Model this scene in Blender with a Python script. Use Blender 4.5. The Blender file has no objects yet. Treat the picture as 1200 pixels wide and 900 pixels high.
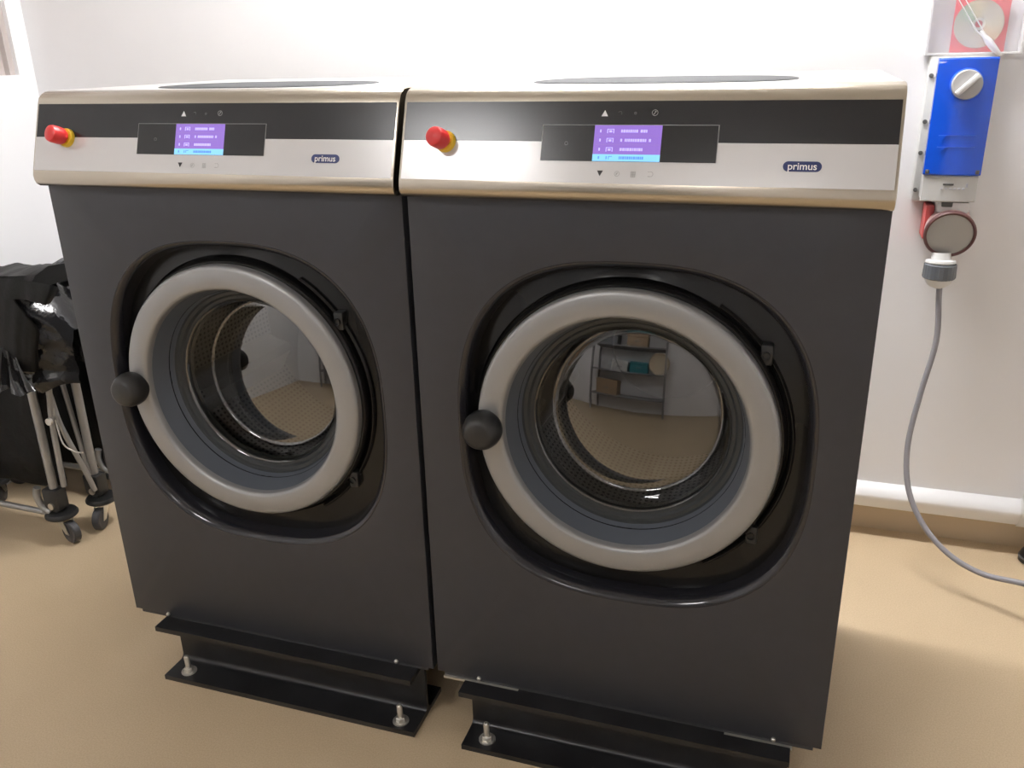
import bpy, bmesh, math, random
from mathutils import Vector, Matrix, noise

random.seed(4)
PI = math.pi
scene = bpy.context.scene
C = scene.collection

# ------------------------------------------------------------------ camera
ZF = 0.147                      # height of the washer front panels above the floor
CAM = Vector((0.600, -1.2667, 1.1274 + ZF))
YAW, PITCH, ROLL = 0.3288, 0.3652, -0.0240
fw = Vector((-math.sin(YAW) * math.cos(PITCH), math.cos(YAW) * math.cos(PITCH), -math.sin(PITCH)))
r0 = Vector((math.cos(YAW), math.sin(YAW), 0)); u0 = r0.cross(fw)
rt = r0 * math.cos(ROLL) + u0 * math.sin(ROLL); up = -r0 * math.sin(ROLL) + u0 * math.cos(ROLL)
cd = bpy.data.cameras.new('camera'); cam = bpy.data.objects.new('camera', cd); C.objects.link(cam)
cd.sensor_width = 36.0; cd.lens = 1021.7 / 1200 * 36.0; cd.clip_start = 0.02; cd.clip_end = 60
M = Matrix((rt, up, -fw)).transposed().to_4x4(); M.translation = CAM
cam.matrix_world = M
scene.camera = cam

# ------------------------------------------------------------------ world, exposure
w = bpy.data.worlds.new('world'); scene.world = w; w.use_nodes = True
w.node_tree.nodes['Background'].inputs[0].default_value = (0.9, 0.92, 1, 1)
w.node_tree.nodes['Background'].inputs[1].default_value = 0.05
vs = scene.view_settings
vs.view_transform = 'Standard'; vs.look = 'None'; vs.gamma = 1; vs.use_curve_mapping = False
vs.exposure = 0.0
# lamps (each fixture carries its own glowing diffuser): centre x, y, length, width, strength
LAMPS = [('fluorescent ceiling light close to the wall behind the washers', 0.05, 0.70, 1.25, 0.16, 96.0),
         ('fluorescent ceiling light over the open floor in front of the washers', -0.84, -2.00, 0.5, 0.26, 42.0),
         ('fluorescent ceiling light nearest the storage rack', 0.35, -2.6, 0.6, 0.3, 12.0)]

# ------------------------------------------------------------------ materials
MATS = {}
def mat(name, col, rough=0.5, metal=0.0, spec=0.5, emit=None, es=1.0, coat=0.0):
    m = bpy.data.materials.new(name); m.use_nodes = True
    b = m.node_tree.nodes['Principled BSDF']
    b.inputs['Base Color'].default_value = (*col, 1)
    b.inputs['Roughness'].default_value = rough
    b.inputs['Metallic'].default_value = metal
    b.inputs['Specular IOR Level'].default_value = spec
    b.inputs['Coat Weight'].default_value = coat
    if emit:
        b.inputs['Emission Color'].default_value = (*emit, 1); b.inputs['Emission Strength'].default_value = es
    MATS[name] = m
    return m
def vary(m, scale, lo, hi, bump=0.0, detail=4, bscale=None, stretch=None):
    """noise-driven colour variation between lo*col and hi*col, plus optional fine bump"""
    nt = m.node_tree; b = nt.nodes['Principled BSDF']; col = b.inputs['Base Color'].default_value[:3]
    tc = nt.nodes.new('ShaderNodeTexCoord'); mp = nt.nodes.new('ShaderNodeMapping')
    nt.links.new(tc.outputs['Object'], mp.inputs[0])
    if stretch: mp.inputs['Scale'].default_value = stretch
    n = nt.nodes.new('ShaderNodeTexNoise'); n.inputs['Scale'].default_value = scale; n.inputs['Detail'].default_value = detail
    nt.links.new(mp.outputs[0], n.inputs['Vector'])
    r = nt.nodes.new('ShaderNodeValToRGB')
    r.color_ramp.elements[0].position = 0.3; r.color_ramp.elements[1].position = 0.7
    r.color_ramp.elements[0].color = (*[c * lo for c in col], 1); r.color_ramp.elements[1].color = (*[c * hi for c in col], 1)
    nt.links.new(n.outputs[0], r.inputs[0]); nt.links.new(r.outputs[0], b.inputs['Base Color'])
    if bump:
        n2 = nt.nodes.new('ShaderNodeTexNoise'); n2.inputs['Scale'].default_value = bscale or scale * 4; n2.inputs['Detail'].default_value = 3
        nt.links.new(mp.outputs[0], n2.inputs['Vector'])
        bp = nt.nodes.new('ShaderNodeBump'); bp.inputs['Strength'].default_value = bump; bp.inputs['Distance'].default_value = 0.002
        nt.links.new(n2.outputs[0], bp.inputs['Height']); nt.links.new(bp.outputs[0], b.inputs['Normal'])
    return m

vary(mat('wall', (0.89, 0.888, 0.90), 0.55, spec=0.3), 1.5, 0.98, 1.02, 0.08, bscale=160)
vary(mat('ceiling', (0.80, 0.79, 0.77), 0.8), 2, 0.98, 1.0)
mat('wall_rail', (0.86, 0.86, 0.87), 0.35)
# tan vinyl floor with fine speckle and faint scuffs
fm = mat('floor', (0.60, 0.43, 0.25), 0.42, spec=0.35)
nt = fm.node_tree; b = nt.nodes['Principled BSDF']
tc = nt.nodes.new('ShaderNodeTexCoord')
n1 = nt.nodes.new('ShaderNodeTexNoise'); n1.inputs['Scale'].default_value = 320; n1.inputs['Detail'].default_value = 2
n2 = nt.nodes.new('ShaderNodeTexNoise'); n2.inputs['Scale'].default_value = 3.0; n2.inputs['Detail'].default_value = 6
for n in (n1, n2): nt.links.new(tc.outputs['Object'], n.inputs['Vector'])
ra = nt.nodes.new('ShaderNodeValToRGB'); ra.color_ramp.elements[0].position = 0.3; ra.color_ramp.elements[1].position = 0.65
ra.color_ramp.elements[0].color = (0.53, 0.41, 0.265, 1); ra.color_ramp.elements[1].color = (0.61, 0.48, 0.32, 1)
rb = nt.nodes.new('ShaderNodeValToRGB'); rb.color_ramp.elements[0].position = 0.35; rb.color_ramp.elements[1].position = 0.7
rb.color_ramp.elements[0].color = (0.93, 0.92, 0.91, 1); rb.color_ramp.elements[1].color = (1, 1, 1, 1)
mx = nt.nodes.new('ShaderNodeMix'); mx.data_type = 'RGBA'; mx.blend_type = 'MULTIPLY'; mx.inputs[0].default_value = 1
nt.links.new(n1.outputs[0], ra.inputs[0]); nt.links.new(n2.outputs[0], rb.inputs[0])
nt.links.new(ra.outputs[0], mx.inputs[6]); nt.links.new(rb.outputs[0], mx.inputs[7]); nt.links.new(mx.outputs[2], b.inputs['Base Color'])
mat('skirting', (0.56, 0.44, 0.30), 0.5)
vary(mat('panel', (0.031, 0.0325, 0.039), 0.42, spec=0.5), 40, 0.95, 1.05, 0.10, bscale=500)
vary(mat('cabinet', (0.045, 0.045, 0.048), 0.5), 30, 0.95, 1.05)
vary(mat('stainless', (0.50, 0.45, 0.375), 0.24, metal=1.0), 60, 0.94, 1.04, 0.012, bscale=220, stretch=(0.03, 1, 1))
mat('top_wall_sheen', (0.86, 0.85, 0.835), 0.30, metal=0.85)  # the console's stainless, lightened for the bright wall reflecting in it
mat('fascia_black', (0.011, 0.011, 0.013), 0.21, spec=0.5)
mat('fascia_silver', (0.64, 0.63, 0.63), 0.22, metal=0.12)
mat('display_black', (0.009, 0.009, 0.010), 0.2)
mat('outline_grey', (0.30, 0.30, 0.30), 0.4)
mat('screen', (0.02, 0.01, 0.05), 0.15, emit=(0.34, 0.19, 0.70), es=0.95)
mat('screen_row', (0.05, 0.2, 0.3), 0.15, emit=(0.30, 0.68, 0.98), es=0.95)
mat('screen_text', (0.2, 0.2, 0.4), 0.15, emit=(0.56, 0.46, 1.0), es=1.0)
mat('screen_line', (0.1, 0.05, 0.2), 0.15, emit=(0.30, 0.20, 0.55), es=0.9)
mat('screen_text_dark', (0.05, 0.1, 0.3), 0.15, emit=(0.12, 0.32, 0.75), es=0.9)
mat('icon_white', (0.85, 0.85, 0.85), 0.5)
mat('icon_dim', (0.11, 0.11, 0.115), 0.5)
mat('icon_grey', (0.30, 0.295, 0.29), 0.5)
mat('icon_black', (0.02, 0.02, 0.02), 0.5)
mat('badge_blue', (0.012, 0.025, 0.13), 0.3)
mat('button_red', (0.62, 0.035, 0.035), 0.35)
mat('button_yellow', (0.80, 0.52, 0.03), 0.4)
mat('door_silver', (0.305, 0.305, 0.305), 0.38, metal=0.45)
mat('bezel', (0.017, 0.017, 0.021), 0.12, spec=0.55)
mat('door_cone', (0.11, 0.124, 0.148), 0.38, metal=0.2)
mat('gasket', (0.030, 0.034, 0.036), 0.45)
mat('black_gloss', (0.009, 0.009, 0.009), 0.20, spec=0.32)
mat('black_plastic', (0.017, 0.017, 0.017), 0.42)
mat('drum_plain', (0.16, 0.155, 0.145), 0.38, metal=0.8)
mat('drum_lip', (0.028, 0.03, 0.03), 0.4)
mat('steel_bright', (0.72, 0.71, 0.68), 0.28, metal=1.0)
mat('zinc', (0.62, 0.60, 0.55), 0.4, metal=0.8)
vary(mat('beam_paint', (0.012, 0.012, 0.013), 0.33), 14, 0.7, 1.6, 0.15, bscale=60)
mat('lid_dark', (0.05, 0.053, 0.056), 0.6, spec=0.2)
mat('blue_cover', (0.004, 0.085, 0.70), 0.22, coat=0.6)
mat('box_grey', (0.60, 0.60, 0.59), 0.4)
mat('box_dark', (0.10, 0.10, 0.10), 0.5)
mat('knob_grey', (0.48, 0.47, 0.47), 0.4)
mat('red_plastic', (0.62, 0.10, 0.10), 0.4)
mat('pink_plastic', (0.66, 0.48, 0.47), 0.4)
mat('maroon', (0.12, 0.05, 0.05), 0.4)
mat('lid_grey', (0.47, 0.46, 0.44), 0.35)
mat('slate', (0.11, 0.12, 0.135), 0.45)
mat('white_plastic', (0.75, 0.75, 0.74), 0.4)
mat('cable_grey', (0.27, 0.26, 0.28), 0.45)
mat('red_card', (0.68, 0.05, 0.07), 0.55)
mat('print_pale', (0.55, 0.56, 0.62), 0.5)
mat('print_blue', (0.03, 0.15, 0.75), 0.4)
vary(mat('tube_steel', (0.38, 0.38, 0.375), 0.38, metal=0.6), 20, 0.9, 1.05)
vary(mat('bag_shiny', (0.012, 0.012, 0.013), 0.17), 12, 0.7, 1.4, 0.7, bscale=60)
vary(mat('bag_matte', (0.006, 0.006, 0.006), 0.5, spec=0.2), 12, 0.7, 1.4, 0.4, bscale=90)
mat('wheel_rubber', (0.05, 0.05, 0.055), 0.5)
mat('wall_niche', (0.52, 0.465, 0.445), 0.6)
mat('lamp_body', (0.8, 0.8, 0.8), 0.4)

# perforated drum steel: round holes from the mesh's own UV grid
dm = mat('drum_holes', (0.17, 0.165, 0.155), 0.36, metal=0.8)
nt = dm.node_tree; b = nt.nodes['Principled BSDF']
uv = nt.nodes.new('ShaderNodeTexCoord'); mp = nt.nodes.new('ShaderNodeMapping'); mp.inputs['Scale'].default_value = (150, 26, 1)
fr = nt.nodes.new('ShaderNodeVectorMath'); fr.operation = 'FRACTION'
sb = nt.nodes.new('ShaderNodeVectorMath'); sb.operation = 'SUBTRACT'; sb.inputs[1].default_value = (0.5, 0.5, 0)
ln = nt.nodes.new('ShaderNodeVectorMath'); ln.operation = 'LENGTH'
rp = nt.nodes.new('ShaderNodeValToRGB'); rp.color_ramp.elements[0].position = 0.24; rp.color_ramp.elements[1].position = 0.30
rp.color_ramp.elements[0].color = (0.008, 0.008, 0.008, 1); rp.color_ramp.elements[1].color = (0.17, 0.165, 0.155, 1)
nt.links.new(uv.outputs['UV'], mp.inputs[0]); nt.links.new(mp.outputs[0], fr.inputs[0]); nt.links.new(fr.outputs[0], sb.inputs[0])
nt.links.new(sb.outputs[0], ln.inputs[0]); nt.links.new(ln.outputs['Value'], rp.inputs[0]); nt.links.new(rp.outputs[0], b.inputs['Base Color'])

def glassy(name, tint, ior, base, cap, rough=0.02):
    """thin clear sheet: see-through, with a Fresnel mirror on top"""
    m = bpy.data.materials.new(name); m.use_nodes = True; nt = m.node_tree
    nt.nodes.remove(nt.nodes['Principled BSDF']); out = nt.nodes['Material Output']
    t = nt.nodes.new('ShaderNodeBsdfTransparent'); t.inputs[0].default_value = (*tint, 1)
    g = nt.nodes.new('ShaderNodeBsdfGlossy'); g.inputs['Roughness'].default_value = rough
    f = nt.nodes.new('ShaderNodeFresnel'); f.inputs[0].default_value = ior
    a = nt.nodes.new('ShaderNodeMath'); a.operation = 'ADD'; a.inputs[1].default_value = base; a.use_clamp = True
    mn = nt.nodes.new('ShaderNodeMath'); mn.operation = 'MINIMUM'; mn.inputs[1].default_value = cap
    mxs = nt.nodes.new('ShaderNodeMixShader')
    nt.links.new(f.outputs[0], a.inputs[0]); nt.links.new(a.outputs[0], mn.inputs[0]); nt.links.new(mn.outputs[0], mxs.inputs[0])
    nt.links.new(t.outputs[0], mxs.inputs[1]); nt.links.new(g.outputs[0], mxs.inputs[2]); nt.links.new(mxs.outputs[0], out.inputs[0])
    MATS[name] = m
glassy('door_glass', (0.44, 0.44, 0.41), 1.5, 0.13, 0.21)
def filmy(name, col, alpha, rough):
    m = mat(name, col, rough); m.node_tree.nodes['Principled BSDF'].inputs['Alpha'].default_value = alpha
filmy('clear_film', (0.92, 0.90, 0.94), 0.25, 0.12)
filmy('film_seam_highlight', (0.92, 0.92, 0.93), 0.75, 0.2)  # whitish film for the pocket seams and the modelled highlight on its fold
# compact disc: iridescent sectors around its centre
cm = mat('disc_foil', (0.6, 0.6, 0.58), 0.25, metal=0.7)
nt = cm.node_tree; b = nt.nodes['Principled BSDF']
tc = nt.nodes.new('ShaderNodeTexCoord'); gr = nt.nodes.new('ShaderNodeTexGradient'); gr.gradient_type = 'RADIAL'
mp = nt.nodes.new('ShaderNodeMapping'); mp.inputs['Rotation'].default_value = (PI / 2, 0, 0)
rp = nt.nodes.new('ShaderNodeValToRGB'); cr = rp.color_ramp
cols = [(0.0, (.62, .62, .55)), (.12, (.45, .66, .52)), (.2, (.72, .66, .45)), (.35, (.60, .58, .52)), (.5, (.78, .76, .62)), (.62, (.80, .62, .45)), (.75, (.62, .60, .54)), (1, (.62, .62, .55))]
cr.elements[0].position = 0; cr.elements[0].color = (*cols[0][1], 1); cr.elements[1].position = 1; cr.elements[1].color = (*cols[-1][1], 1)
for pz, cc in cols[1:-1]:
    e = cr.elements.new(pz); e.color = (*cc, 1)
nt.links.new(tc.outputs['Object'], mp.inputs[0]); nt.links.new(mp.outputs[0], gr.inputs[0]); nt.links.new(gr.outputs[0], rp.inputs[0]); nt.links.new(rp.outputs[0], b.inputs['Base Color'])

# ------------------------------------------------------------------ mesh helpers
class B:
    def __init__(s): s.bm = bmesh.new()
    def poly(s, pts): return s.bm.faces.new([s.bm.verts.new(p) for p in pts])
    def box(s, lo, hi, r=0.0, seg=2):
        t = bmesh.new(); bmesh.ops.create_cube(t, size=1)
        lo, hi = Vector(lo), Vector(hi)
        for v in t.verts: v.co = Vector(((lo[i] + hi[i]) / 2 + v.co[i] * (hi[i] - lo[i]) for i in range(3)))
        if r: bmesh.ops.bevel(t, geom=t.edges[:] , offset=r, segments=seg, profile=0.5, affect='EDGES')
        s.add(t); return s
    def add(s, t, mtx=None):
        me = bpy.data.meshes.new('tmp'); t.to_mesh(me); t.free()
        if mtx: me.transform(mtx)
        s.bm.from_mesh(me); bpy.data.meshes.remove(me); return s
    def loops(s, rings, closed=True, cap0=False, cap1=False, uv=False):
        vr = [[s.bm.verts.new(p) for p in r] for r in rings]; n = len(rings[0])
        ul = s.bm.loops.layers.uv.verify() if uv else None
        for i in range(len(vr) - 1):
            for j in range(n if closed else n - 1):
                k = (j + 1) % n
                try: f = s.bm.faces.new((vr[i][j], vr[i][k], vr[i + 1][k], vr[i + 1][j]))
                except ValueError: continue
                if uv:
                    for l, (a, c) in zip(f.loops, ((j, i), (j + 1, i), (j + 1, i + 1), (j, i + 1))):
                        l[ul].uv = (a / n, c / (len(vr) - 1))
        if cap0: s.bm.faces.new(vr[0][::-1])
        if cap1: s.bm.faces.new(vr[-1])
        return s
    def lathe(s, prof, o, ax=(0, 1, 0), n=64, cap0=False, cap1=False, uv=False, a0=0, a1=2 * PI):
        """prof: (radius, distance along ax from o)"""
        ax = Vector(ax).normalized(); e1 = ax.orthogonal().normalized() if abs(ax.y) < 0.999 else Vector((1, 0, 0))
        e2 = ax.cross(e1); o = Vector(o); full = abs(a1 - a0 - 2 * PI) < 1e-6
        m = n if full else n + 1
        rings = [[o + ax * d + (e1 * math.cos(a0 + (a1 - a0) * j / n) + e2 * math.sin(a0 + (a1 - a0) * j / n)) * max(r, 1e-5) for j in range(m)] for r, d in prof]
        return s.loops(rings, full, cap0, cap1, uv)
    def tube(s, pts, r, n=10, sub=0):
        pts = [Vector(p) for p in pts]
        if sub: pts = catmull(pts, sub)
        rings = []; prev = None
        for i, p in enumerate(pts):
            t = (pts[min(i + 1, len(pts) - 1)] - pts[max(i - 1, 0)]).normalized()
            if prev is None: a = t.orthogonal().normalized()
            else: a = (prev - t * prev.dot(t)).normalized()
            prev = a; c2 = t.cross(a)
            rr = r[i] if isinstance(r, (list, tuple)) else r
            rings.append([p + (a * math.cos(2 * PI * j / n) + c2 * math.sin(2 * PI * j / n)) * rr for j in range(n)])
        return s.loops(rings, True, True, True)
    def prism(s, poly, fn, d0, d1):
        """poly of (a,b) pairs; fn(a,b,d) -> point"""
        s.loops([[fn(a, c, d0) for a, c in poly], [fn(a, c, d1) for a, c in poly]], True, True, True); return s
    def obj(s, name, m, parent=None, off=(0, 0, 0), smooth=35):
        bmesh.ops.recalc_face_normals(s.bm, faces=s.bm.faces[:])
        if any(off): bmesh.ops.translate(s.bm, verts=s.bm.verts[:], vec=-Vector(off))
        me = bpy.data.meshes.new(name); s.bm.to_mesh(me); s.bm.free()
        if m: me.materials.append(MATS[m])
        if smooth: me.shade_smooth(); me.set_sharp_from_angle(angle=math.radians(smooth))
        o = bpy.data.objects.new(name, me); C.objects.link(o)
        if parent: o.parent = parent
        return o
def catmull(P, sub):
    out = []
    for i in range(len(P) - 1):
        p0, p1, p2, p3 = P[max(i - 1, 0)], P[i], P[i + 1], P[min(i + 2, len(P) - 1)]
        for k in range(sub):
            t = k / sub
            out.append(0.5 * ((2 * p1) + (p2 - p0) * t + (2 * p0 - 5 * p1 + 4 * p2 - p3) * t * t + (3 * p1 - p0 - 3 * p2 + p3) * t ** 3))
    out.append(P[-1]); return out
def tag(o, label, cat, group=None):
    o['label'] = label; o['category'] = cat
    if group: o['group'] = group
    return o
def empty(name, loc, label, cat, group=None):
    o = bpy.data.objects.new(name, None); o.location = loc; o.empty_display_size = 0.1; C.objects.link(o)
    return tag(o, label, cat, group)
def struct(o): o['kind'] = 'structure'; return o
def lab(o, t): o['label'] = t; return o
def copy_tree(o, parent=None):
    c = o.copy(); C.objects.link(c); c.parent = parent
    for ch in list(o.children): copy_tree(ch, c)
    return c
def text_mesh(txt, size, bold=0.0):
    cu = bpy.data.curves.new('t', 'FONT'); cu.body = txt; cu.size = size; cu.align_x = 'CENTER'; cu.align_y = 'CENTER'; cu.offset = bold
    ob = bpy.data.objects.new('t', cu); C.objects.link(ob)
    bpy.context.view_layer.update()
    me = bpy.data.meshes.new_from_object(ob.evaluated_get(bpy.context.evaluated_depsgraph_get()))
    bpy.data.objects.remove(ob); bpy.data.curves.remove(cu)
    return me

# ------------------------------------------------------------------ room shell
XL, XR, YB, YR, ZC = -1.77, 2.5, 1.050, -3.3, 2.55
struct(B().box((XL - .1, YR - .1, -.1), (XR + .1, YB + .15, 0)).obj('floor', 'floor'))
struct(B().box((XL - .1, YR - .1, ZC), (XR + .1, YB + .15, ZC + .1)).obj('ceiling', 'ceiling'))
struct(B().box((XL - .1, YB, 0.085), (XR + .1, YB + .15, ZC)).obj('wall_back', 'wall'))
struct(B().box((XL - .1, YB + .026, 0), (XR + .1, YB + .15, 0.085)).obj('baseboard_back', 'skirting'))
struct(B().box((XR, YR, 0), (XR + .1, YB, ZC)).obj('wall_right', 'wall'))
struct(B().box((XL - .1, YR - .1, 0), (XR + .1, YR, ZC)).obj('wall_rear', 'wall'))
# left wall with a shallow opening
N0, N1, NZ0, NZ1 = -0.1, 0.990, 1.0907 + ZF, 2.1
struct(B().box((XL - .1, YR, 0), (XL, N0, ZC)).box((XL - .1, N1, 0), (XL, YB, ZC)).box((XL - .1, N0, 0), (XL, N1, NZ0)).box((XL - .1, N0, NZ1), (XL, N1, ZC)).obj('wall_left', 'wall', smooth=0))
wn = struct(B().box((XL - .06, N0, NZ0), (XL - .035, N1, NZ1)).obj('window_1', 'wall_niche', smooth=0))
B().box((XL - .035, N1 - .02, NZ0), (XL - .015, N1, NZ1)).obj('window_frame', 'wall_niche', wn)
# rounded rail along the foot of the back wall
prof = [(YB, .156), (YB - .008, .153), (YB - .022, .142), (YB - .030, .130), (YB - .031, .124), (YB - .028, .116), (YB - .012, .088), (YB - .008, .084), (YB + .02, .082)]
rl = B(); rl.loops([[(x, y, z) for x in (XL, XR)] for y, z in prof], closed=False)
rail = struct(rl.obj('trim_1', 'wall_rail', smooth=60))
cl = B(); cl.loops([[(x, y - .003, z + (.003 if z > .11 else -.003)) for x in (1.198, 1.222)] for y, z in prof], closed=False)
cl.box((1.203, YB - .036, .118), (1.225, YB + .004, .215), .004); cl.obj('rail_clip', 'white_plastic', rail, smooth=60)

# ------------------------------------------------------------------ ceiling lights
for lb, x, y, lx, ly, st in LAMPS:
    t = empty('ceiling_light', (x, y, ZC), 'white ' + lb, 'ceiling light', 'ceiling lights')
    B().box((-lx / 2 - .03, -ly / 2 - .03, -.03), (lx / 2 + .03, ly / 2 + .03, 0), .004).obj('housing', 'lamp_body', t)
    mat('lamp_glow_%d' % len(MATS), (1, 1, 1), 0.5, emit=(1, 0.985, 0.98), es=st)
    B().box((-lx / 2, -ly / 2, -.06), (lx / 2, ly / 2, -.031), .008).obj('diffuser', 'lamp_glow_%d' % (len(MATS) - 1), t)

# ------------------------------------------------------------------ washing machine
W, HP, D = 0.71, 0.917, 0.59
GAP = 0.0092
DX, DZ, DA, DB, DN = 0.360, 0.530, 0.290, 0.299, 2.65      # door dish (rounded square)
CX, CZ = 0.3517, 0.5401                                     # door ring centre
def dish(a, d=0.0, dy=0.0):
    ca, sa = math.cos(a), math.sin(a)
    return (math.copysign(abs(ca) ** (2 / DN), ca) * (DA - d) + DX, dy, math.copysign(abs(sa) ** (2 / DN), sa) * (DB - d) + DZ)
FO = Vector((0, .015, 1.057)); FS = Vector((0, -.041, -.110)).normalized(); FN = Vector((0, -.110, .041)).normalized()
FL = 0.1174
def face(x, s, n=0.0): return FO + Vector((x, 0, 0)) + FS * s + FN * n

def make_washer():
    OFF = (W / 2, 0.30, -0.009)
    root = empty('washing_machine', (W / 2, 0.30, ZF - 0.009), '-', 'washing machine', 'front loading washing machines')
    def P(b, name, m, parent=None, smooth=35): return b.obj(name, m, parent or root, OFF, smooth)
    # cabinet shell: open at the front, with a hollow for the drum
    b = B()
    for lo, hi in (((.004, .036, .0), (.02, D, 1.07)), ((W - .02, .036, .0), (W - .004, D, 1.07)), ((.004, D - .02, 0), (W - .004, D, 1.07)), ((.004, .036, 0), (W - .004, D, .015))):
        b.box(lo, hi)
    P(b, 'cabinet_shell', 'cabinet', smooth=0)
    P(B().box((.013, .004, -.009), (W - .013, D - .02, 0.002)), 'sill', 'cabinet', smooth=0)
    # front panel with rolled-in dish
    N = 160; angs = [2 * PI * i / N for i in range(N)]
    base = [dish(a) for a in angs]
    def rect(e, y, p):
        dx, dz = p[0] - DX, p[2] - DZ
        tx = ((W - e - DX) if dx > 0 else (DX - e)) / max(abs(dx), 1e-6); tz = ((HP + .03 - e - DZ) if dz > 0 else (DZ - e)) / max(abs(dz), 1e-6)
        t = min(tx, tz); return [DX + dx * t, y, DZ + dz * t]
    def rect_ring(e, y):
        r = [rect(e, y, p) for p in base]
        for cxn, czn in ((W - e, HP + .03 - e), (e, HP + .03 - e), (e, e), (W - e, e)):   # snap the nearest ray to each corner
            j = min(range(N), key=lambda k: (r[k][0] - cxn) ** 2 + (r[k][2] - czn) ** 2); r[j] = [cxn, y, czn]
        return r
    rings = [rect_ring(0, .036), rect_ring(0, .002), rect_ring(.0006, .0006), rect_ring(.002, 0)]
    rings += [[dish(a, -.002, 0) for a in angs], [dish(a, 0, 0.0002) for a in angs]]
    b = B(); b.loops(rings); P(b, 'front_panel', 'panel', smooth=30)
    bz = [(-.0005, .001), (-.0005, -.0004), (.001, -.0006), (.004, .0012), (.0075, .0042), (.0105, .0085), (.013, .014), (.0145, .021), (.0150, .030), (.0150, .044)]
    b = B(); b.loops([[dish(a, d, y) for a in angs] for d, y in bz]); lab(P(b, 'door_bezel', 'bezel', smooth=50), 'dark rolled rim around the door dish')
    # black surround plate inside the dish
    def circ(R, y): return [(CX + R * math.cos(a), y, CZ + R * math.sin(a)) for a in angs]
    inner = [dish(a, .015, .036) for a in angs]
    # match angular distribution: parametrise circle by the polar angle of the dish points
    def circ2(R, y): return [(CX + R * math.cos(t), y, CZ + R * math.sin(t)) for t in (math.atan2(p[2] - DZ, p[0] - DX) for p in inner)]
    b = B(); b.loops([inner, [dish(a, .021, .035) for a in angs], circ2(.259, .030), circ2(.257, .040), circ2(.19, .044), circ2(.19, .09)])
    P(b, 'door_surround', 'black_gloss', smooth=40)
    # door
    door = P(B().lathe([(.2405, .030), (.2462, .020), (.2464, .003), (.2455, -.001), (.2430, -.0042), (.238, -.0062), (.224, -.0075), (.209, -.0068), (.2045, -.0050), (.2018, -.001), (.2000, .008)], (CX, 0, CZ), n=128), 'door', 'door_silver', smooth=50)
    lab(door, 'round silver ring of the porthole door')
    P(B().lathe([(.254, .036), (.2555, .024), (.254, .016), (.250, .012), (.2455, .012), (.2455, .030)], (CX, 0, CZ), n=128), 'door_rim', 'black_gloss', door)
    P(B().lathe([(.2005, .007), (.199, .010), (.188, .054), (.186, .057)], (CX, 0, CZ), n=128), 'inner_cone', 'door_cone', door)
    P(B().lathe([(.1865, .056), (.184, .060), (.178, .061), (.174, .066), (.168, .067), (.166, .078), (.160, .080)], (CX, 0, CZ), n=128), 'gasket', 'gasket', door)
    g = [(.1655, .062), (.163, .064)] + [(.163 - .012 * k / 5, .064 + .046 * k / 5) for k in range(1, 5)]
    g += [(.152 - .008 * (1 - math.cos(t)), .108 + .008 * math.sin(t)) for t in (0.0, .4, .8, 1.2, 1.5)]
    rc, yc = g[-1]
    g += [(rc * k / 12, yc - .014 * (1 - (k / 12) ** 2)) for k in range(11, 0, -1)] + [(.0001, yc - .014)]
    gb = B().lathe(g, (CX, 0, CZ), n=96)
    for v in gb.bm.verts:                                    # the inner face of the bowl leans back a little
        v.co.y += max(0, min(1, (v.co.y - .064) / .036)) * .10 * (v.co.z - CZ + .15) - max(0, min(1, (v.co.y - .064) / .036)) * .006
    P(gb, 'glass_bowl', 'door_glass', door, smooth=40)
    # knob: mushroom handle on the ring's left side
    kp = [(.012, .030), (.0115, .006), (.020, .004), (.028, -.002), (.0325, -.012), (.0335, -.022), (.0315, -.034), (.026, -.0445), (.0225, -.048), (.018, -.0495), (.0001, -.0505)]
    P(B().lathe(kp, (.121, 0, .537), n=40), 'door_knob', 'black_plastic', door, smooth=50)
    # hinge cover: raised arc right of the ring with two bracket ends
    h = B()
    for R0, R1, y0 in ((.2595, .2665, .022),):
        rr = []
        for k in range(33):
            a = math.radians(-58 + 116 * k / 32)
            rr.append([(CX + R * math.cos(a), y, CZ + R * math.sin(a)) for R, y in ((R0, .036), (R0, y0 + .003), (R0 + .003, y0), (R1 - .003, y0), (R1, y0 + .003), (R1, .036))])
        h.loops(rr, False)
    P(h, 'hinge_cover', 'black_gloss', door)
    for sgn in (1, -1):
        a = math.radians(36 * sgn); c = Vector((CX + .262 * math.cos(a), 0, CZ + .262 * math.sin(a)))
        hb = B().box((c.x - .008, .016, c.z - .016), (c.x + .010, .036, c.z + .016), .003)
        hb.lathe([(.006, .0), (.006, .004), (.0001, .0045)][::-1], (c.x, .012, c.z), n=16)
        P(hb, 'hinge_bracket', 'black_plastic', door)
    # drum behind the glass
    R = .255
    drum = P(B().lathe([(.185, .088), (.20, .092), (R - .01, .112), (R, .125)], (CX, 0, CZ), n=96), 'drum_front', 'drum_lip', smooth=50)
    P(B().lathe([(R, .125 + .36 * k / 8) for k in range(9)], (CX, 0, CZ), n=96, uv=True), 'drum_wall', 'drum_holes', drum, smooth=60)
    P(B().lathe([(R, .485), (R - .02, .49), (.12, .488), (.115, .478), (.0001, .476)], (CX, 0, CZ), n=96), 'drum_back', 'drum_plain', drum, smooth=40)
    for k in range(3):
        a = math.radians(200 + 120 * k); lf = B()
        ca, sa = math.cos(a), math.sin(a)
        sec = [(R, -.05), (R - .03, -.022), (R - .05, -.010), (R - .053, 0), (R - .05, .010), (R - .03, .022), (R, .05)]
        lf.loops([[(CX + r_ * ca - t_ * sa, y, CZ + r_ * sa + t_ * ca) for r_, t_ in sec] for y in (.135, .15, .47)], False)
        P(lf, 'lifter', 'drum_plain', drum)
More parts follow.
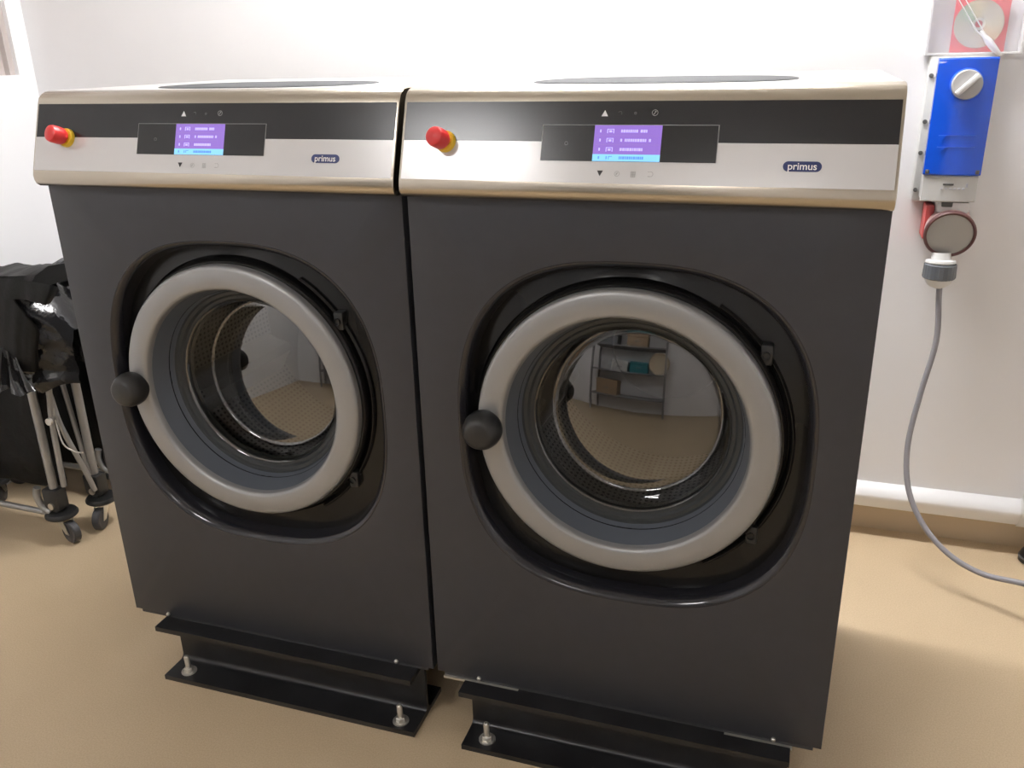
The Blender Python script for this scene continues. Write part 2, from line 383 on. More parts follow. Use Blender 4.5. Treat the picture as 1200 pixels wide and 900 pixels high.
    # console: stainless wrap-over with slanted face
    pr = [(D, .98), (D, 1.072), (D - .006, 1.078), (.045, 1.078)]
    pr += [(.045 - .028 * math.sin(t), 1.078 - .019 * (1 - math.cos(t))) for t in (.35, .7, 1.05, 1.4)]
    pr += [(.0148, 1.0565), (-.0262, .9465)]
    pr += [(-.0285, .938), (-.0280, .930), (-.0245, .923), (-.0180, .919), (-.008, .9175), (.005, .9175), (.03, .920)]
    b = B()
    def ring(x, sh):
        my, mz = .02, 1.0; return [(x, my + (y - my) * (1 - sh / .05) if abs(y - my) < .06 else y, mz + (z - mz) * (1 - sh / .08)) for y, z in pr]
    b.loops([ring(.0, .0016), ring(.0008, .0005), ring(.0022, 0), ring(W - .0022, 0), ring(W - .0008, .0005), ring(W, .0016)], True, True, True)
    con = P(b, 'console', 'stainless', smooth=32)
    def quad(x0, x1, s0, s1, n): return B().prism([(x0, s0), (x1, s0), (x1, s1), (x0, s1)], lambda x, s, d: face(x, s, d), -.001, n)
    P(quad(.004, W - .004, 0.0, .0583, .0006), 'black_fascia', 'fascia_black', con, 0)
    P(quad(.004, W - .004, .0583, .1172, .0006), 'silver_fascia', 'fascia_silver', con, 0)
    P(quad(.2245, .4770, .0337, .0860, .0010), 'display_outline', 'outline_grey', con, 0)
    P(quad(.2255, .4760, .0346, .0860, .0014), 'display_window', 'display_black', con, 0)
    P(quad(.3025, .3990, .0348, .0858, .0018), 'screen', 'screen', con, 0)
    P(quad(.3025, .3990, .0760, .0858, .0021), 'selected_row', 'screen_row', con, 0)
    # unreadable menu lines on the screen: strokes of small blocks
    rnd = random.Random(11); tb, ib, lb_, db = B(), B(), B(), B()
    def blk(bb, x0, x1, s0, s1, n): bb.prism([(x0, s0), (x1, s0), (x1, s1), (x0, s1)], lambda x, s, d: face(x, s, d), .0018, n)
    for i, s in enumerate((.0430, .0560, .0690)):
        x = .341
        while x < (.381, .384, .373)[i]:
            wd = rnd.uniform(.0016, .0034); blk(tb, x, x + wd, s - .002, s + .002, .0022); x += wd + .0007
            if rnd.random() < .14: x += .003
        blk(ib, .3105, .3125, s - .002, s + .002, .0022)
        bx = .321; blk(ib, bx, bx + .010, s - .0030, s - .0022, .0022); blk(ib, bx, bx + .0012, s - .003, s + .003, .0022); blk(ib, bx + .0088, bx + .010, s - .003, s + .003, .0022); blk(ib, bx + .003, bx + .007, s - .001, s + .002, .0022)
        blk(lb_, .3045, .3970, s + .0062, s + .0066, .0021)
    x = .341
    while x < .376: wd = rnd.uniform(.0016, .0034); blk(db, x, x + wd, .0790, .0828, .0025); x += wd + .0007
    blk(db, .3105, .3125, .0790, .0828, .0025); blk(db, .322, .3235, .0788, .083, .0025); blk(db, .3255, .331, .0788, .0796, .0025); blk(db, .3255, .3265, .0788, .083, .0025)
    P(tb, 'menu_text', 'screen_text', con, 0); P(ib, 'menu_icons', 'screen_text', con, 0); P(lb_, 'menu_lines', 'screen_line', con, 0); P(db, 'selected_text', 'screen_text_dark', con, 0)
    # printed touch symbols
    def tri(x, s, h, up_): 
        q = [(x - h * .55, s + h / 2), (x + h * .55, s + h / 2), (x, s - h / 2)] if up_ else [(x - h * .55, s - h / 2), (x + h * .55, s - h / 2), (x, s + h / 2)]
        return B().prism(q, lambda a, c, d: face(a, c, d), 0, .0010)
    P(tri(.3150, .0175, .0085, True), 'up_arrow', 'icon_white', con, 0)
    P(tri(.3153, .1030, .0080, False), 'down_arrow', 'icon_black', con, 0)
    def annulus(b, x, s, R0, R1, a0=0, a1=360, n=20):
        for k in range(n):
            t0, t1 = math.radians(a0 + (a1 - a0) * k / n), math.radians(a0 + (a1 - a0) * (k + 1) / n)
            b.poly([face(x + r_ * math.cos(t), s + r_ * math.sin(t), .0010) for r_, t in ((R0, t0), (R1, t0), (R1, t1), (R0, t1))])
        return b
    def bar(b, x0, s0, x1, s1, h=.0005):
        dx, ds = x1 - x0, s1 - s0; l = math.hypot(dx, ds); px, ps = -ds / l * h, dx / l * h
        b.poly([face(x0 + px, s0 + ps, .0010), face(x1 + px, s1 + ps, .0010), face(x1 - px, s1 - ps, .0010), face(x0 - px, s0 - ps, .0010)]); return b
    b = annulus(B(), .3866, .0168, .0036, .0044); bar(b, .3848, .0190, .3884, .0148); bar(b, .3884, .0148, .3862, .0150)
    P(b, 'start_symbol', 'icon_grey', con, 0)
    b = annulus(B(), .337, .0175, .0022, .003, 200, 400); annulus(b, .359, .0175, .001, .002); P(b, 'faint_symbols', 'icon_dim', con, 0)
    b = annulus(B(), .3401, .1033, .0032, .0039); bar(b, .3386, .1052, .3414, .1014); bar(b, .3392, .1016, .3392, .104); P(b, 'play_symbol', 'icon_grey', con, 0)
    b = B(); [bar(b, .3598, .1000 + .0018 * k, .3666, .1000 + .0018 * k, .0004) for k in range(5)]; [bar(b, .3602 + .0030 * k, .0996, .3602 + .0030 * k, .1076, .0003) for k in range(3)]; P(b, 'menu_symbol', 'icon_grey', con, 0)
    b = annulus(B(), .3880, .1030, .0031, .0038, -110, 120); bar(b, .3842, .1062, .3866, .1062); bar(b, .3842, .0998, .3858, .0998); P(b, 'return_symbol', 'icon_grey', con, 0)
    b = annulus(B(), .2621, .0607, .0018, .0030)
    for v in b.bm.verts: v.co += FN * .0006
    P(b, 'reader_symbol', 'icon_dim', con, 0)
    # badge
    b = B(); bp = []
    for k in range(12): bp.append((.5718 - .0068 * math.sin(PI * k / 11), .0888 - .0068 * math.cos(PI * k / 11)))
    for k in range(12): bp.append((.6078 + .0068 * math.sin(PI * k / 11), .0888 + .0068 * math.cos(PI * k / 11)))
    b.prism(bp, lambda x, s, d: face(x, s, d), 0, .0016); bd = P(b, 'badge', 'badge_blue', con, 30); lab(bd, 'small dark blue oval badge with white lettering')
    tm = text_mesh('primus', .0137, .00012); b = B(); b.bm.from_mesh(tm); bpy.data.meshes.remove(tm)
    for v in b.bm.verts: v.co = face(.5898 + v.co.x, .0890 - v.co.y, .0019)
    P(b, 'badge_lettering', 'icon_white', con, 0)
    # emergency stop button on the slanted face
    bo = face(.0735, .0600)
    st = P(B().lathe([(.0162, 0), (.0162, .004), (.0150, .0085), (.0115, .009), (.0115, .0095)], bo, FN, 32, cap1=True), 'stop_collar', 'button_yellow')
    lab(st, 'yellow collar of the emergency stop button')
    tilt = (FN + Vector((-.18, 0, 0))).normalized()
    P(B().lathe([(.0115, .006), (.0125, .010), (.0148, .013), (.0152, .018), (.0150, .030), (.0135, .0345), (.009, .0372), (.0001, .038)], bo, tilt, 32), 'stop_button', 'button_red', st)
    P(B().box((.003, .047, 1.077), (W - .003, D - .004, 1.0784), .0006, 1), 'top_wall_sheen', 'top_wall_sheen', con, 30)  # added sheet: wall reflection on the stainless top put into its colour
    # lid of the soap hopper on top
    b = B(); rr = []
    for sc, z in ((1.0, 1.0775), (1.0, 1.0793), (.985, 1.0803), (.9, 1.0812), (.5, 1.0822), (.02, 1.0825)):
        rr.append([(.367 + .205 * sc * math.copysign(abs(math.cos(t)) ** .75, math.cos(t)), .19 + .125 * sc * math.copysign(abs(math.sin(t)) ** .75, math.sin(t)), z) for t in (2 * PI * k / 64 for k in range(64))])
    b.loops(rr, True, False, True); P(b, 'soap_hopper_lid', 'lid_dark')
    # fixing screws through the sill
    for x in (.087, .631):
        P(B().lathe([(.0042, .001), (.0042, -.003), (.003, -.0048), (.0001, -.0052)], (x, 0, .0022), n=14), 'fixing_screw', 'steel_bright', smooth=50)
    return root

wR = make_washer()
wL = copy_tree(wR)
wL.location.x -= W + GAP
wR['label'] = 'dark grey front loading washer on the right, nearest the wall plug box'
wL['label'] = 'dark grey front loading washer on the left, beside the folded laundry carts'
OFF = (W / 2, 0.30, -0.009)
for x0, x1 in ((.013, .165), (.548, .663)):
    B().box((x0, -.001, -.0135), (x1, .03, -.0085)).obj('shim_plate', 'zinc', wR, OFF, 0)
wR.location.z += 0.0

# ------------------------------------------------------------------ steel I-beams with anchor bolts
def beam(x0, x1, y0, label, bolts):
    h, bw, tf, tw, fr_ = .138, .140, .011, .008, .012
    xc = (x0 + x1) / 2; yc = y0 + bw / 2
    t = empty('steel_beam', (xc, yc, 0), label, 'beam', 'steel beams under the washers')
    half = [(-bw / 2, 0), (bw / 2, 0), (bw / 2, tf)]
    for k in range(6): a = PI / 2 * k / 5; half.append((tw / 2 + fr_ - fr_ * math.sin(a), tf + fr_ - fr_ * math.cos(a)))
    for k in range(6): a = PI / 2 * k / 5; half.append((tw / 2 + fr_ - fr_ * math.cos(a), h - tf - fr_ + fr_ * math.sin(a)))
    half += [(bw / 2, h - tf), (bw / 2, h), (-bw / 2, h), (-bw / 2, h - tf)]
    for k in range(6): a = PI / 2 * k / 5; half.append((-tw / 2 - fr_ + fr_ * math.sin(a), h - tf - fr_ + fr_ * math.cos(a)))
    for k in range(6): a = PI / 2 * k / 5; half.append((-tw / 2 - fr_ + fr_ * math.cos(a), tf + fr_ - fr_ * math.sin(a)))
    half.append((-bw / 2, tf))
    B().prism(half, lambda y, z, d: (d, y, z), x0 - xc, x1 - xc).obj('beam_section', 'beam_paint', t, smooth=40)
    for bx, by in bolts:
        o = (bx - xc, by - yc, 0)
        bl = B().tube([(o[0], o[1], tf), (o[0] - .001, o[1], .049), (o[0] - .001, o[1], .052)], [.0058, .0058, .004], 14).obj('anchor_bolt', 'zinc', t, smooth=60)
        B().lathe([(.0165, 0), (.0165, .0025), (.006, .0027)], (o[0], o[1], tf), (0, 0, 1), 24, cap0=True).obj('washer_plate', 'zinc', bl)
        B().lathe([(.0105, 0), (.0105, .008), (.0092, .0095), (.006, .0095)], (o[0], o[1], tf + .0025), (0, 0, 1), 6, cap0=True).obj('nut', 'zinc', bl, smooth=0)
    return t
beam(-.6425, -.0440, -.035, 'black painted steel I-beam bolted down under the front of the left washer', [(-.5975, -.0085), (-.0830, -.0120)])
beam(.0575, .6600, -.036, 'black painted steel I-beam bolted down under the front of the right washer', [(.1016, -.0085), (.605, -.010)])
beam(-.6425, -.0440, .43, 'black painted steel I-beam under the back of the left washer', [])
beam(.0575, .6600, .43, 'black painted steel I-beam under the back of the right washer', [])

# ------------------------------------------------------------------ isolator box with socket on the back wall
YW = YB
bx0, bx1, yf = .846, .965, .955       # box sides and front
zt, zm, zb = 1.2385, .988, .922
iso = empty('isolator_socket_box', ((bx0 + bx1) / 2, YW, zb), 'blue and grey isolator switch box with round red rimmed socket on the wall', 'switch box')
IO = iso.location[:]
def I(b, n, m, par=None, sm=35): return b.obj(n, m, par or iso, IO, sm)
I(B().box((bx0 + .004, yf + .02, zb + .004), (bx1 - .002, YW, zt), .006), 'housing', 'box_grey')
I(B().box((bx0 - .012, YW - .030, zb - .004), (bx1 + .004, YW, zt + .006), .006), 'back_plate', 'box_grey')
for zz in (1.20, 1.10, 1.03, .945): I(B().lathe([(.005, 0), (.005, -.004), (.0001, -.0045)], (bx0 - .005, YW - .030, zz), n=12), 'cover_screw', 'box_dark')
# bowed blue cover: slightly curved across
def bowed(z0, z1, y0, bow, x0, x1, th=.016):
    b = B(); rr = []
    for k in range(13):
        t = k / 12; x = x0 + (x1 - x0) * t; yy = y0 - bow * (1 - (2 * t - 1) ** 2)
        rr.append([(x, yy + .003, z0), (x, yy, z0 + .003), (x, yy, z1 - .003), (x, yy + .003, z1), (x, y0 + th, z1), (x, y0 + th, z0)])
    b.loops(rr, True, True, True); return b
cov = I(bowed(zm, zt, yf + .004, .010, bx0, bx1, .020), 'blue_cover', 'blue_cover')
lab(cov, 'glossy blue bowed cover')
I(bowed(zb + .006, zm - .001, yf + .008, .010, bx0 + .003, bx1 - .003, .018), 'grey_cover', 'box_grey')
for x in (bx0 + .008, bx1 - .008): I(B().box((x - .004, yf - .001, zm + .003), (x + .004, yf + .006, zm + .012), .001), 'cover_clip', 'box_dark', cov)
for zz in (1.075, 1.050): I(B().box((bx0 + .020, yf - .0070, zz), (bx1 - .022, yf - .0050, zz + .0012)), 'raised_line', 'print_blue', cov, 0)
I(B().box((.890, yf - .0035, .966), (.912, yf - .0005, .970)), 'maker_print', 'box_dark', None, 0)
pb = B()
for k in range(6): pb.box((.886 + .009 * k, yf - .0035, .957), (.891 + .009 * k, yf + .0005, .960))
pb.box((.938, yf - .001, .962), (.942, yf + .002, .971)); I(pb, 'rating_print', 'print_pale', None, 0)
I(B().box((.895, yf + .004, zb - .006), (.918, yf + .03, zb + .01), .002), 'latch', 'box_dark')
kn = (.9065, yf - .004, 1.1835)
I(B().lathe([(.034, .010), (.0335, -.002), (.0325, -.004), (.030, -.004)], kn, n=48), 'switch_rim', 'print_blue', cov)
ro = I(B().lathe([(.031, .008), (.031, -.012), (.029, -.0145), (.0001, -.0145)], kn, n=48), 'rotary_switch', 'knob_grey', cov)
hb = B(); t = bmesh.new(); bmesh.ops.create_cube(t, size=1)
for v in t.verts: v.co = Vector((v.co.x * .056, v.co.y * .016, v.co.z * .0115))
bmesh.ops.bevel(t, geom=t.edges[:], offset=.003, segments=2, profile=.5, affect='EDGES')
hb.add(t, Matrix.Translation(Vector(kn) + Vector((0, -.020, 0))) @ Matrix.Rotation(-math.radians(45), 4, 'Y'))
I(hb, 'switch_bar', 'white_plastic', ro)
# socket: flange under the box, round hinged lid facing the room, rim red
so = Vector((.921, .965, .8555)); sa = Vector((0, -.93, -.20)).normalized()
I(B().lathe([(.050, -.075), (.052, -.03), (.0535, -.006), (.0545, .003), (.053, .006)], so, sa, 56, cap0=True), 'socket_body', 'pink_plastic')
I(B().lathe([(.052, .000), (.0555, .001), (.0560, .009), (.0535, .012), (.0490, .011), (.0485, .007)], so, sa, 64), 'socket_rim', 'maroon')
I(B().lathe([(.0505, .006), (.0490, .0085), (.030, .0105), (.0001, .011)], so, sa, 56), 'socket_lid', 'lid_grey')
I(B().box((.886, .965, .902), (.954, YW, .926), .004), 'socket_flange', 'white_plastic')
I(B().box((.866, .985, .835), (.885, YW, .915), .004), 'lid_hinge', 'red_plastic')

# ------------------------------------------------------------------ plug and hanging cable
def unp(px, py, Y):
    d = fw + rt * ((px - 600) / 1021.7) - up * ((py - 450) / 1021.7)
    return CAM + d * ((Y - CAM.y) / d.y)
pl = unp(1101, 318, .965)
plug = empty('plug_cable', pl, 'grey cable with slate grey plug hanging from the socket down to the floor', 'cable')
A = (0.02, -.10, -1)
B().lathe([(.020, -.045), (.022, -.028), (.0325, -.026), (.0335, -.021), (.030, -.018)], (0, 0, 0), A, 36).obj('plug_neck', 'white_plastic', plug)
gr_ = B(); rr = []
for d, r in ((-.020, .031), (-.0175, .0345), (.013, .0355), (.016, .033)):
    rr.append([Vector((math.cos(a) * (r + (.0012 if k % 2 else 0)), math.sin(a) * (r + (.0012 if k % 2 else 0)), -d)) for k, a in ((k, 2 * PI * k / 48) for k in range(48))])
gr_.loops(rr, True, True, True); gr_.obj('plug_grip', 'slate', plug, smooth=25)
B().lathe([(.0315, .014), (.031, .019), (.025, .030), (.017, .036), (.011, .038), (.008, .040)], (0, 0, 0), A, 36, cap1=True).obj('plug_gland', 'white_plastic', plug)
pts = [unp(*q) for q in ((1101, 334, .965), (1100, 350, .962), (1097, 400, .95), (1079, 460, .93), (1064, 520, .905), (1064, 570, .875), (1080, 612, .84), (1110, 648, .80), (1150, 672, .765), (1200, 684, .72))]
pts += [Vector((1.36, .69, .10)), Vector((1.62, .69, .03)), Vector((1.9, .75, .0085)), Vector((2.3, .8, .0085))]
B().tube(pts, .0070, 10, sub=6).obj('cable', 'cable_grey', plug, pl, 60)

# ------------------------------------------------------------------ clear pocket with disc in a red sleeve
py0 = YB - .012
B_ = B(); rr = []
def sheet(x0, x1, z0, z1, y, amp, seed, nx=14, nz=16):
    b = B()
    b.loops([[(x0 + (x1 - x0) * i / nx, y + amp * noise.noise(Vector((i * .35 + seed, j * .3, seed))), z0 + (z1 - z0) * j / nz) for i in range(nx + 1)] for j in range(nz + 1)], False); return b
pk = empty('clear_pocket', (.92, YB, 1.2445), 'clear plastic pocket pinned to the wall above the blue switch box', 'plastic pocket')
PO = pk.location[:]
sheet(.822, 1.015, 1.2445, 1.54, YB - .030, .004, 3.1).obj('front_sheet', 'clear_film', pk, PO, 60)
sheet(.822, 1.015, 1.2445, 1.54, YB - .004, .001, 7.7).obj('back_sheet', 'clear_film', pk, PO, 60)
for x0, x1 in ((.820, .826), (1.011, 1.017)): B().box((x0, YB - .03, 1.2445), (x1, YB - .003, 1.54), .001).obj('side_seam', 'film_seam_highlight', pk, PO, 0)
B().box((.82, YB - .03, 1.2425), (1.017, YB - .003, 1.2475), .001).obj('bottom_seam', 'film_seam_highlight', pk, PO, 0)
fo = B().tube([unp(1132, 0, YB - .037) + Vector((-.03, 0, .05)), unp(1132, 0, YB - .037), unp(1152, 36, YB - .038), unp(1158, 46, YB - .038)], [.0012, .0012, .0014, .002], 8)  # highlight along a fold in the film, built as white strips
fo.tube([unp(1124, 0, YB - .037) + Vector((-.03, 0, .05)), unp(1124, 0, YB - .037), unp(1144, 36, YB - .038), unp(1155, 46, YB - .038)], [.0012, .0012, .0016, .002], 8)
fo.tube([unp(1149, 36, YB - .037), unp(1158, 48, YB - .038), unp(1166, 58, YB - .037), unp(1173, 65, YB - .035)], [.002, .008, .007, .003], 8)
lab(fo.obj('crease_highlight', 'film_seam_highlight', pk, PO, 60), 'white highlight on a creased fold in the plastic, modelled as strips')
sl = B().box((.872, YB - .016, 1.2480), (.982, YB - .012, 1.372), .001).obj('disc_sleeve', 'red_card', None, (.927, YB - .014, 1.2480))
sl.location = (.927, YB - .014, 1.2480); tag(sl, 'square red card disc sleeve inside the clear pocket', 'disc sleeve')
dc = unp(1147, 28, YB - .018)
ds = B().lathe([(.0075, .0), (.0075, -.0012), (.050, -.0012), (.050, .0)], (0, 0, 0), n=64).obj('compact_disc', 'disc_foil')
ds.location = dc; tag(ds, 'shiny compact disc in front of the red card sleeve', 'disc')
B().lathe([(.0075, -.0016), (.013, -.0016)], (0, 0, 0), n=40).obj('disc_hub', 'lid_grey', ds)

# ------------------------------------------------------------------ black round foot at the right edge of the floor
ft = empty('floor_stop', (1.244, 1.008, 0), 'black round rubber stop on the floor at the right edge', 'rubber stop')
B().lathe([(.030, 0), (.034, .004), (.034, .012), (.031, .026), (.024, .040), (.014, .047), (.007, .049)], (0, 0, 0), (0, 0, 1), 36, cap0=True, cap1=True).obj('rubber_dome', 'black_plastic', ft)
B().lathe([(.0345, .013), (.0352, .016), (.0335, .019)], (0, 0, 0), (0, 0, 1), 36).obj('rim_band', 'slate', ft)

# ------------------------------------------------------------------ folded laundry carts
def crumple(p, s, amp):
    q = Vector(p) * 9 + Vector((s, s * 1.7, 0))
    return amp * (abs(noise.noise(q)) * 1.3 - .3 + .5 * noise.noise(q * 2.3) + .3 * abs(noise.noise(q * 4.1)))
def caster(parent, x, y, yaw, off):
    c = B().lathe([(.012, .092), (.040, .090), (.044, .084), (.044, .079), (.038, .074), (.012, .073)], (x, y, 0), (0, 0, 1), 28, True, True).obj('caster', 'black_plastic', parent, off)
    dx, dy = math.cos(yaw), math.sin(yaw); wx, wy = x + dx * .032, y + dy * .032
    ax = (-dy, dx, 0)
    B().lathe([(.020, -.011), (.029, -.011), (.0325, -.008), (.0325, .008), (.029, .011), (.020, .011)], (wx, wy, .0326), ax, 30, True, True).obj('wheel', 'wheel_rubber', c, off)
    fk = B()
    for s in (-1, 1):
        n = Vector(ax) * s * .0135
        P4 = [Vector((x - dx * .016, y - dy * .016, .074)), Vector((x + dx * .022, y + dy * .022, .074)), Vector((wx + dx * .009, wy + dy * .009, .029)), Vector((wx - dx * .007, wy - dy * .007, .029))]
        fk.loops([[p + n for p in P4], [p + n * 1.14 for p in P4]], True, True, True)
        fk.lathe([(.004, -.001), (.004, .003)], (wx, wy, .034) , Vector(ax) * s, 12, False, True)
    fk.obj('fork', 'steel_bright', c, off, 30)
def cart(ox, oy, seed, label, tilt=0.0, high=0.0, zb_=.06, xb_=.14):
    x1, x0, ya, yb = -1.325 + ox, -1.715, .385 + oy, .490 + oy
    t = empty('laundry_cart', ((x0 + x1) / 2, (ya + yb) / 2, 0), label, 'laundry cart', 'folded laundry carts'); O = t.location[:]
    xs = ((x1, ya), (x1 + .045, yb), (x0, ya), (x0 + .03, yb))
    for i, (x, y) in enumerate(xs):
        B().tube([(x, y, .115), (x + .002, y, .60)], .0115, 14).obj('leg', 'tube_steel', t, O, 60)
        B().box((x - .028, y - .020, .098), (x + .024, y + .020, .162), .006).box((x - .012, y - .016, .084), (x + .012, y + .016, .10), .003).obj('corner_joint', 'black_plastic', t, O)
        B().lathe([(.010, 0), (.010, .004), (.0001, .0045)], (x, y - .020, .113), (0, -1, 0), 16).obj('joint_rivet', 'steel_bright', t, O)
        caster(t, x + .008, y, (-.25, -1.25, -2.6, 2.2)[i], O)
    B().tube([(x1 - .02, ya - .012, .085), (x0 + .02, ya - .012, .092)], .0085, 12).obj('bottom_rail', 'tube_steel', t, O, 60)
    B().tube([(x1 - .04, ya - .018, .165), (x1 - .045, ya - .02, .14), (x1 - .035, ya - .018, .105), (x1 - .012, ya - .016, .09)], .010, 10, sub=4).obj('bent_tube', 'tube_steel', t, O, 60)
    B().tube([(x1 + .028, ya + .01, .165), (x1 + .030, ya + .015, .33), (x1 + .036, ya + .02, .42), (x1 + .052, ya + .022, .52)], .008, 12, sub=3).obj('cross_strut', 'tube_steel', t, O, 60)
    B().tube([(x1 + .016, ya + .026, .56), (x1 + .034, ya + .028, .42), (x1 + .044, ya + .03, .34), (x1 + .060, ya + .06, .20), (x1 + .066, ya + .075, .125)], .0075, 12, sub=3).obj('cross_strut', 'tube_steel', t, O, 60)
    B().tube([(x1 + .005, yb - .01, .50), (x1 + .040, yb - .012, .16)], .007, 12).obj('cross_strut', 'tube_steel', t, O, 60)
    B().tube([(x1 + .040, ya + .02, .365), (x1 + .06, ya + .01, .30), (x1 + .085, ya + .02, .275), (x1 + .112, ya + .02, .275)], .0022, 8, sub=5).obj('wire_loop', 'steel_bright', t, O, 60)
    B().lathe([(.010, 0), (.010, .008)], (x1 + .035, ya + .008, .365), (0, -1, 0), 16, True, True).obj('pivot_bolt', 'zinc', t, O)
    # folded bag hanging inside the frame
    def shell(xa, xb, y0, y1, z0, z1, amp, sd, nx=34, nz=26, slope=0.0, puff=.3):
        b = B(); rings = []
        for i in range(nx + 1):
            u = i / nx; e = (1 - abs(2 * u - 1) ** 6) ** .5 * .85 + .15 if 0 < i < nx else .15
            ring = []
            for k in range(2 * nz):
                v = k / (2 * nz) * 2 * PI
                cy, cz = math.cos(v), math.sin(v)
                yy = (y0 + y1) / 2 + (y1 - y0) / 2 * math.copysign(abs(cy) ** .6, cy) * e
                zz = (z0 + z1) / 2 + slope * (u - .5) + (z1 - z0) / 2 * math.copysign(abs(cz) ** .5, cz) * (.97 + .03 * e)
                p = Vector((xa + (xb - xa) * u, yy, zz)); d = crumple(p, sd, amp)
                nrm = Vector((0, cy, cz * puff)); p += nrm * d
                ring.append(p)
            rings.append(ring)
        b.loops(rings, True, True, True); return b
    bag = shell(x0 + .01, x1 + xb_, ya + .030, yb - .020, zb_, .63, .016, seed).obj('bag', 'bag_matte', t, O, 70)
    # cloth collar gathered over the top of the frame
    b = B(); rings = []; nx, nv = 60, 44
    xr = x1 + .165
    for i in range(nx + 1):
        u = i / nx; x = x0 - .005 + (xr - x0) * u
        front = .50 + .03 * math.sin(u * 9 + seed) + .02 * math.sin(u * 23 + seed * 2)
        top = .745 + high + tilt * (u - .5) + .018 * math.sin(u * 7 + seed * 1.3) - .10 * max(0, (u - .80) / .2) ** 2
        ring = []
        for k in range(nv + 1):
            v = k / nv                                   # front hem -> over the top -> back hem
            if v < .45: s = v / .45; y = ya - .045 - .012 * math.sin(s * PI); z = front + (top - .03 - front) * s
            elif v < .55: s = (v - .45) / .1; y = ya - .045 + (yb + .02 - ya + .045) * s; z = top - .03 + .03 * math.sin(s * PI)
            else: s = (v - .55) / .45; y = yb + .020; z = top - .03 + (.50 - top + .03) * s
            p = Vector((x, y, z)); d = crumple(p * 1.9, seed + 5, .026)
            p += Vector((0, -d if v < .5 else d * .3, d * .35 if .4 < v < .6 else 0)); 
            if u > .8: p.y += (ya + .05 - p.y) * ((u - .8) / .2) ** 2 * .7
            ring.append(p)
        rings.append(ring)
    b.loops(rings, False); b.obj('bag_collar', 'bag_shiny', t, O, 70)
    # folded layers of cloth lying on the top edge
    for k in range(2):
        b = B(); rings = []
        xa, xb = x0 + .02 + .06 * k, x1 + .05 + .07 * k; z0 = .700 + high + .034 * k
        for i in range(41):
            u = i / 40; ring = []
            for v, (yy, zz) in enumerate(((ya - .030, 0), (ya - .036, .012), (ya - .020, .036), (ya + .03, .046), (yb - .02, .044), (yb + .008, .030), (yb + .008, 0))):
                p = Vector((xa + (xb - xa) * u, yy, z0 + zz + (tilt + .04 * k) * (u - .5)))
                d = crumple(p * 1.6, seed + 9 + k, .020)
                ring.append(p + Vector((0, -d * (1 if v < 3 else -.2), d * .5 if 1 < v < 6 else 0)))
            rings.append(ring)
        b.loops(rings, True, True, True); b.obj('folded_cloth', 'bag_matte', t, O, 40)
    return t
cA = cart(0, 0, 2.3, 'folded laundry cart with black bag in front, its two near wheels showing', .0, -.01, .13, -.015)
# flap of shiny plastic on the front cart
b = B(); rings = []
for j in range(15):
    v = j / 14; ring = []
    for i in range(29):
        u = i / 28 - .5; wv = .022 + .105 * v ** 1.6
        x = -1.285 + .0 * v + u * wv * 1.5
        ring.append((x, .318 - .035 * v - .012 * math.cos(u * PI) - .010 * v * math.sin(u * 26 + 2 * v) - .006 * v * math.sin(u * 47),   .628 - .130 * v + .008 * math.sin(u * 17) * v))
    rings.append(ring)
b.loops(rings, False); b.obj('bag_flap', 'bag_shiny', cA, cA.location[:], 70)
def px_sheet(poly_rows, Y0, name, m, amp, sd):
    # cloth strip: rows of (x, z) points hung just before the frame, with a little thickness
    b = B(); R0, R1 = [], []
    for j, row in enumerate(poly_rows):
        c = catmull([Vector(p) for p in row], 8)
        R0.append([p + Vector((0, crumple(p * 1.4, sd, amp), 0)) for p in c]); R1.append([p + Vector((0, .005, 0)) for p in R0[-1]])
    b.loops(R0, False); b.loops(R1[::-1], False); return b.obj(name, m, cA, cA.location[:], 60)
px_sheet([[unp(-60, 322, .312), unp(0, 327, .312), unp(30, 330, .312), unp(56, 334, .315), unp(66, 338, .33)], [unp(-60, 333, .300), unp(0, 336, .300), unp(28, 340, .300), unp(54, 345, .304), unp(63, 347, .32)],
          [unp(-60, 345, .302), unp(0, 350, .302), unp(26, 352, .302), unp(50, 357, .306), unp(58, 356, .32)]], 0, 'bag_band', 'bag_matte', .010, 1.2)
px_sheet([[unp(-60, 338, .308), unp(-20, 340, .308), unp(8, 345, .308), unp(28, 366, .31), unp(40, 382, .312), unp(46, 392, .32)], [unp(-60, 390, .300), unp(-20, 390, .300), unp(8, 392, .300), unp(26, 398, .302), unp(38, 404, .306), unp(44, 410, .32)],
          [unp(-60, 436, .306), unp(-20, 436, .306), unp(6, 437, .306), unp(24, 436, .308), unp(36, 436, .312), unp(44, 436, .32)]], 0, 'bag_panel', 'bag_matte', .012, 4.4)
cart(-.02, .255, 6.1, 'folded laundry cart with black bag, middle one of the row behind the first', .05, -.055)
cart(-.05, .49, 9.4, 'folded laundry cart with black bag, last of the row next to the back wall', .06, -.05)

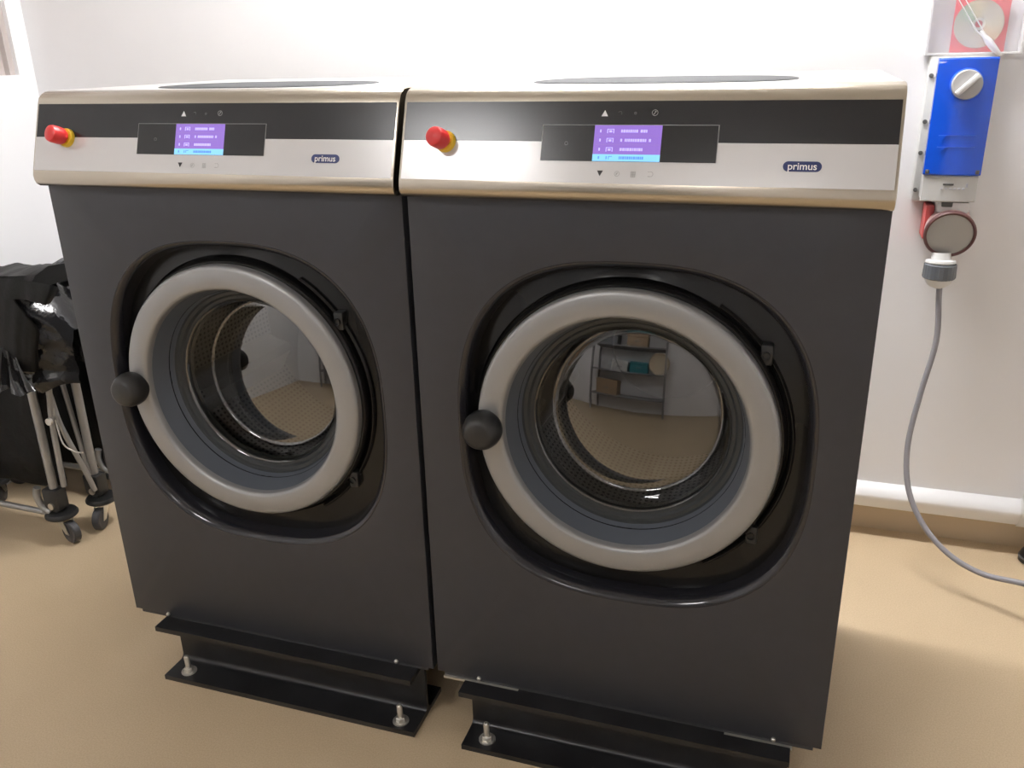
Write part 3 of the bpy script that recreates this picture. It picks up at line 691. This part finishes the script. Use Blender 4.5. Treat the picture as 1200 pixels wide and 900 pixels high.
# ------------------------------------------------------------------ storage rack across the room, mirrored in the door glass
mat('tray_pale', (0.62, 0.52, 0.38), 0.5); mat('rack_grey', (0.22, 0.22, 0.23), 0.5); mat('carton', (0.36, 0.25, 0.15), 0.7); mat('teal', (0.01, 0.20, 0.24), 0.5); mat('white_carton', (0.6, 0.6, 0.58), 0.6); mat('grey_crate', (0.20, 0.21, 0.23), 0.5)
rk = empty('storage_rack', (-.35, YR + .24, 0), 'grey metal storage rack across the room, mirrored in the washer door glass', 'storage rack')
for sx in (-1, 1):
    for sy in (-1, 1): B().box((sx * .72 - .018, sy * .20 - .018, 0), (sx * .72 + .018, sy * .20 + .018, 1.75), .002).obj('post', 'rack_grey', rk)
for z in (.32, .80, 1.28, 1.72): B().box((-.72, -.20, z), (.72, .20, z + .03), .003).obj('shelf', 'rack_grey', rk)
def carton(name, x, z, w, d, h, m, label, cat):
    o = empty(name, (x - .35, YR + .24, z), label, cat)
    B().box((-w / 2, -d / 2, 0), (w / 2, d / 2, h), .004).obj('box_body', m, o)
    B().box((-w / 2 - .006, -d / 2 - .006, h - .05), (w / 2 + .006, d / 2 + .006, h + .006), .004).obj('box_lid', m, o)
    B().box((-.05, d / 2, h * .4), (.05, d / 2 + .008, h * .4 + .025), .003).obj('box_handle', 'rack_grey', o)
carton('storage_box', .22, .83, .34, .30, .20, 'teal', 'teal storage box on the rack mirrored in the right door glass', 'storage box')
carton('storage_box', -.16, .83, .32, .30, .18, 'white_carton', 'white storage box beside the teal box on the mirrored rack', 'storage box')
carton('storage_box', -.45, 1.31, .40, .30, .26, 'grey_crate', 'wide grey storage box on the upper board of the mirrored rack', 'storage box')
carton('storage_box', .15, 1.31, .40, .30, .22, 'carton', 'brown storage box on the upper board of the mirrored rack', 'storage box')
carton('storage_box', -.40, .35, .44, .30, .28, 'carton', 'brown storage box on the lowest board of the mirrored rack', 'storage box')

tr = empty('round_tray', (.60 - .35, YR + .37, .83), 'pale round tray standing on edge beside the teal box on the mirrored rack', 'tray')
B().lathe([(.0001, 0), (.165, 0), (.175, .006), (.19, .03), (.196, .03), (.182, .0), (.168, -.008), (.0001, -.008)], (0, 0, .196), n=48).obj('tray_dish', 'tray_pale', tr)
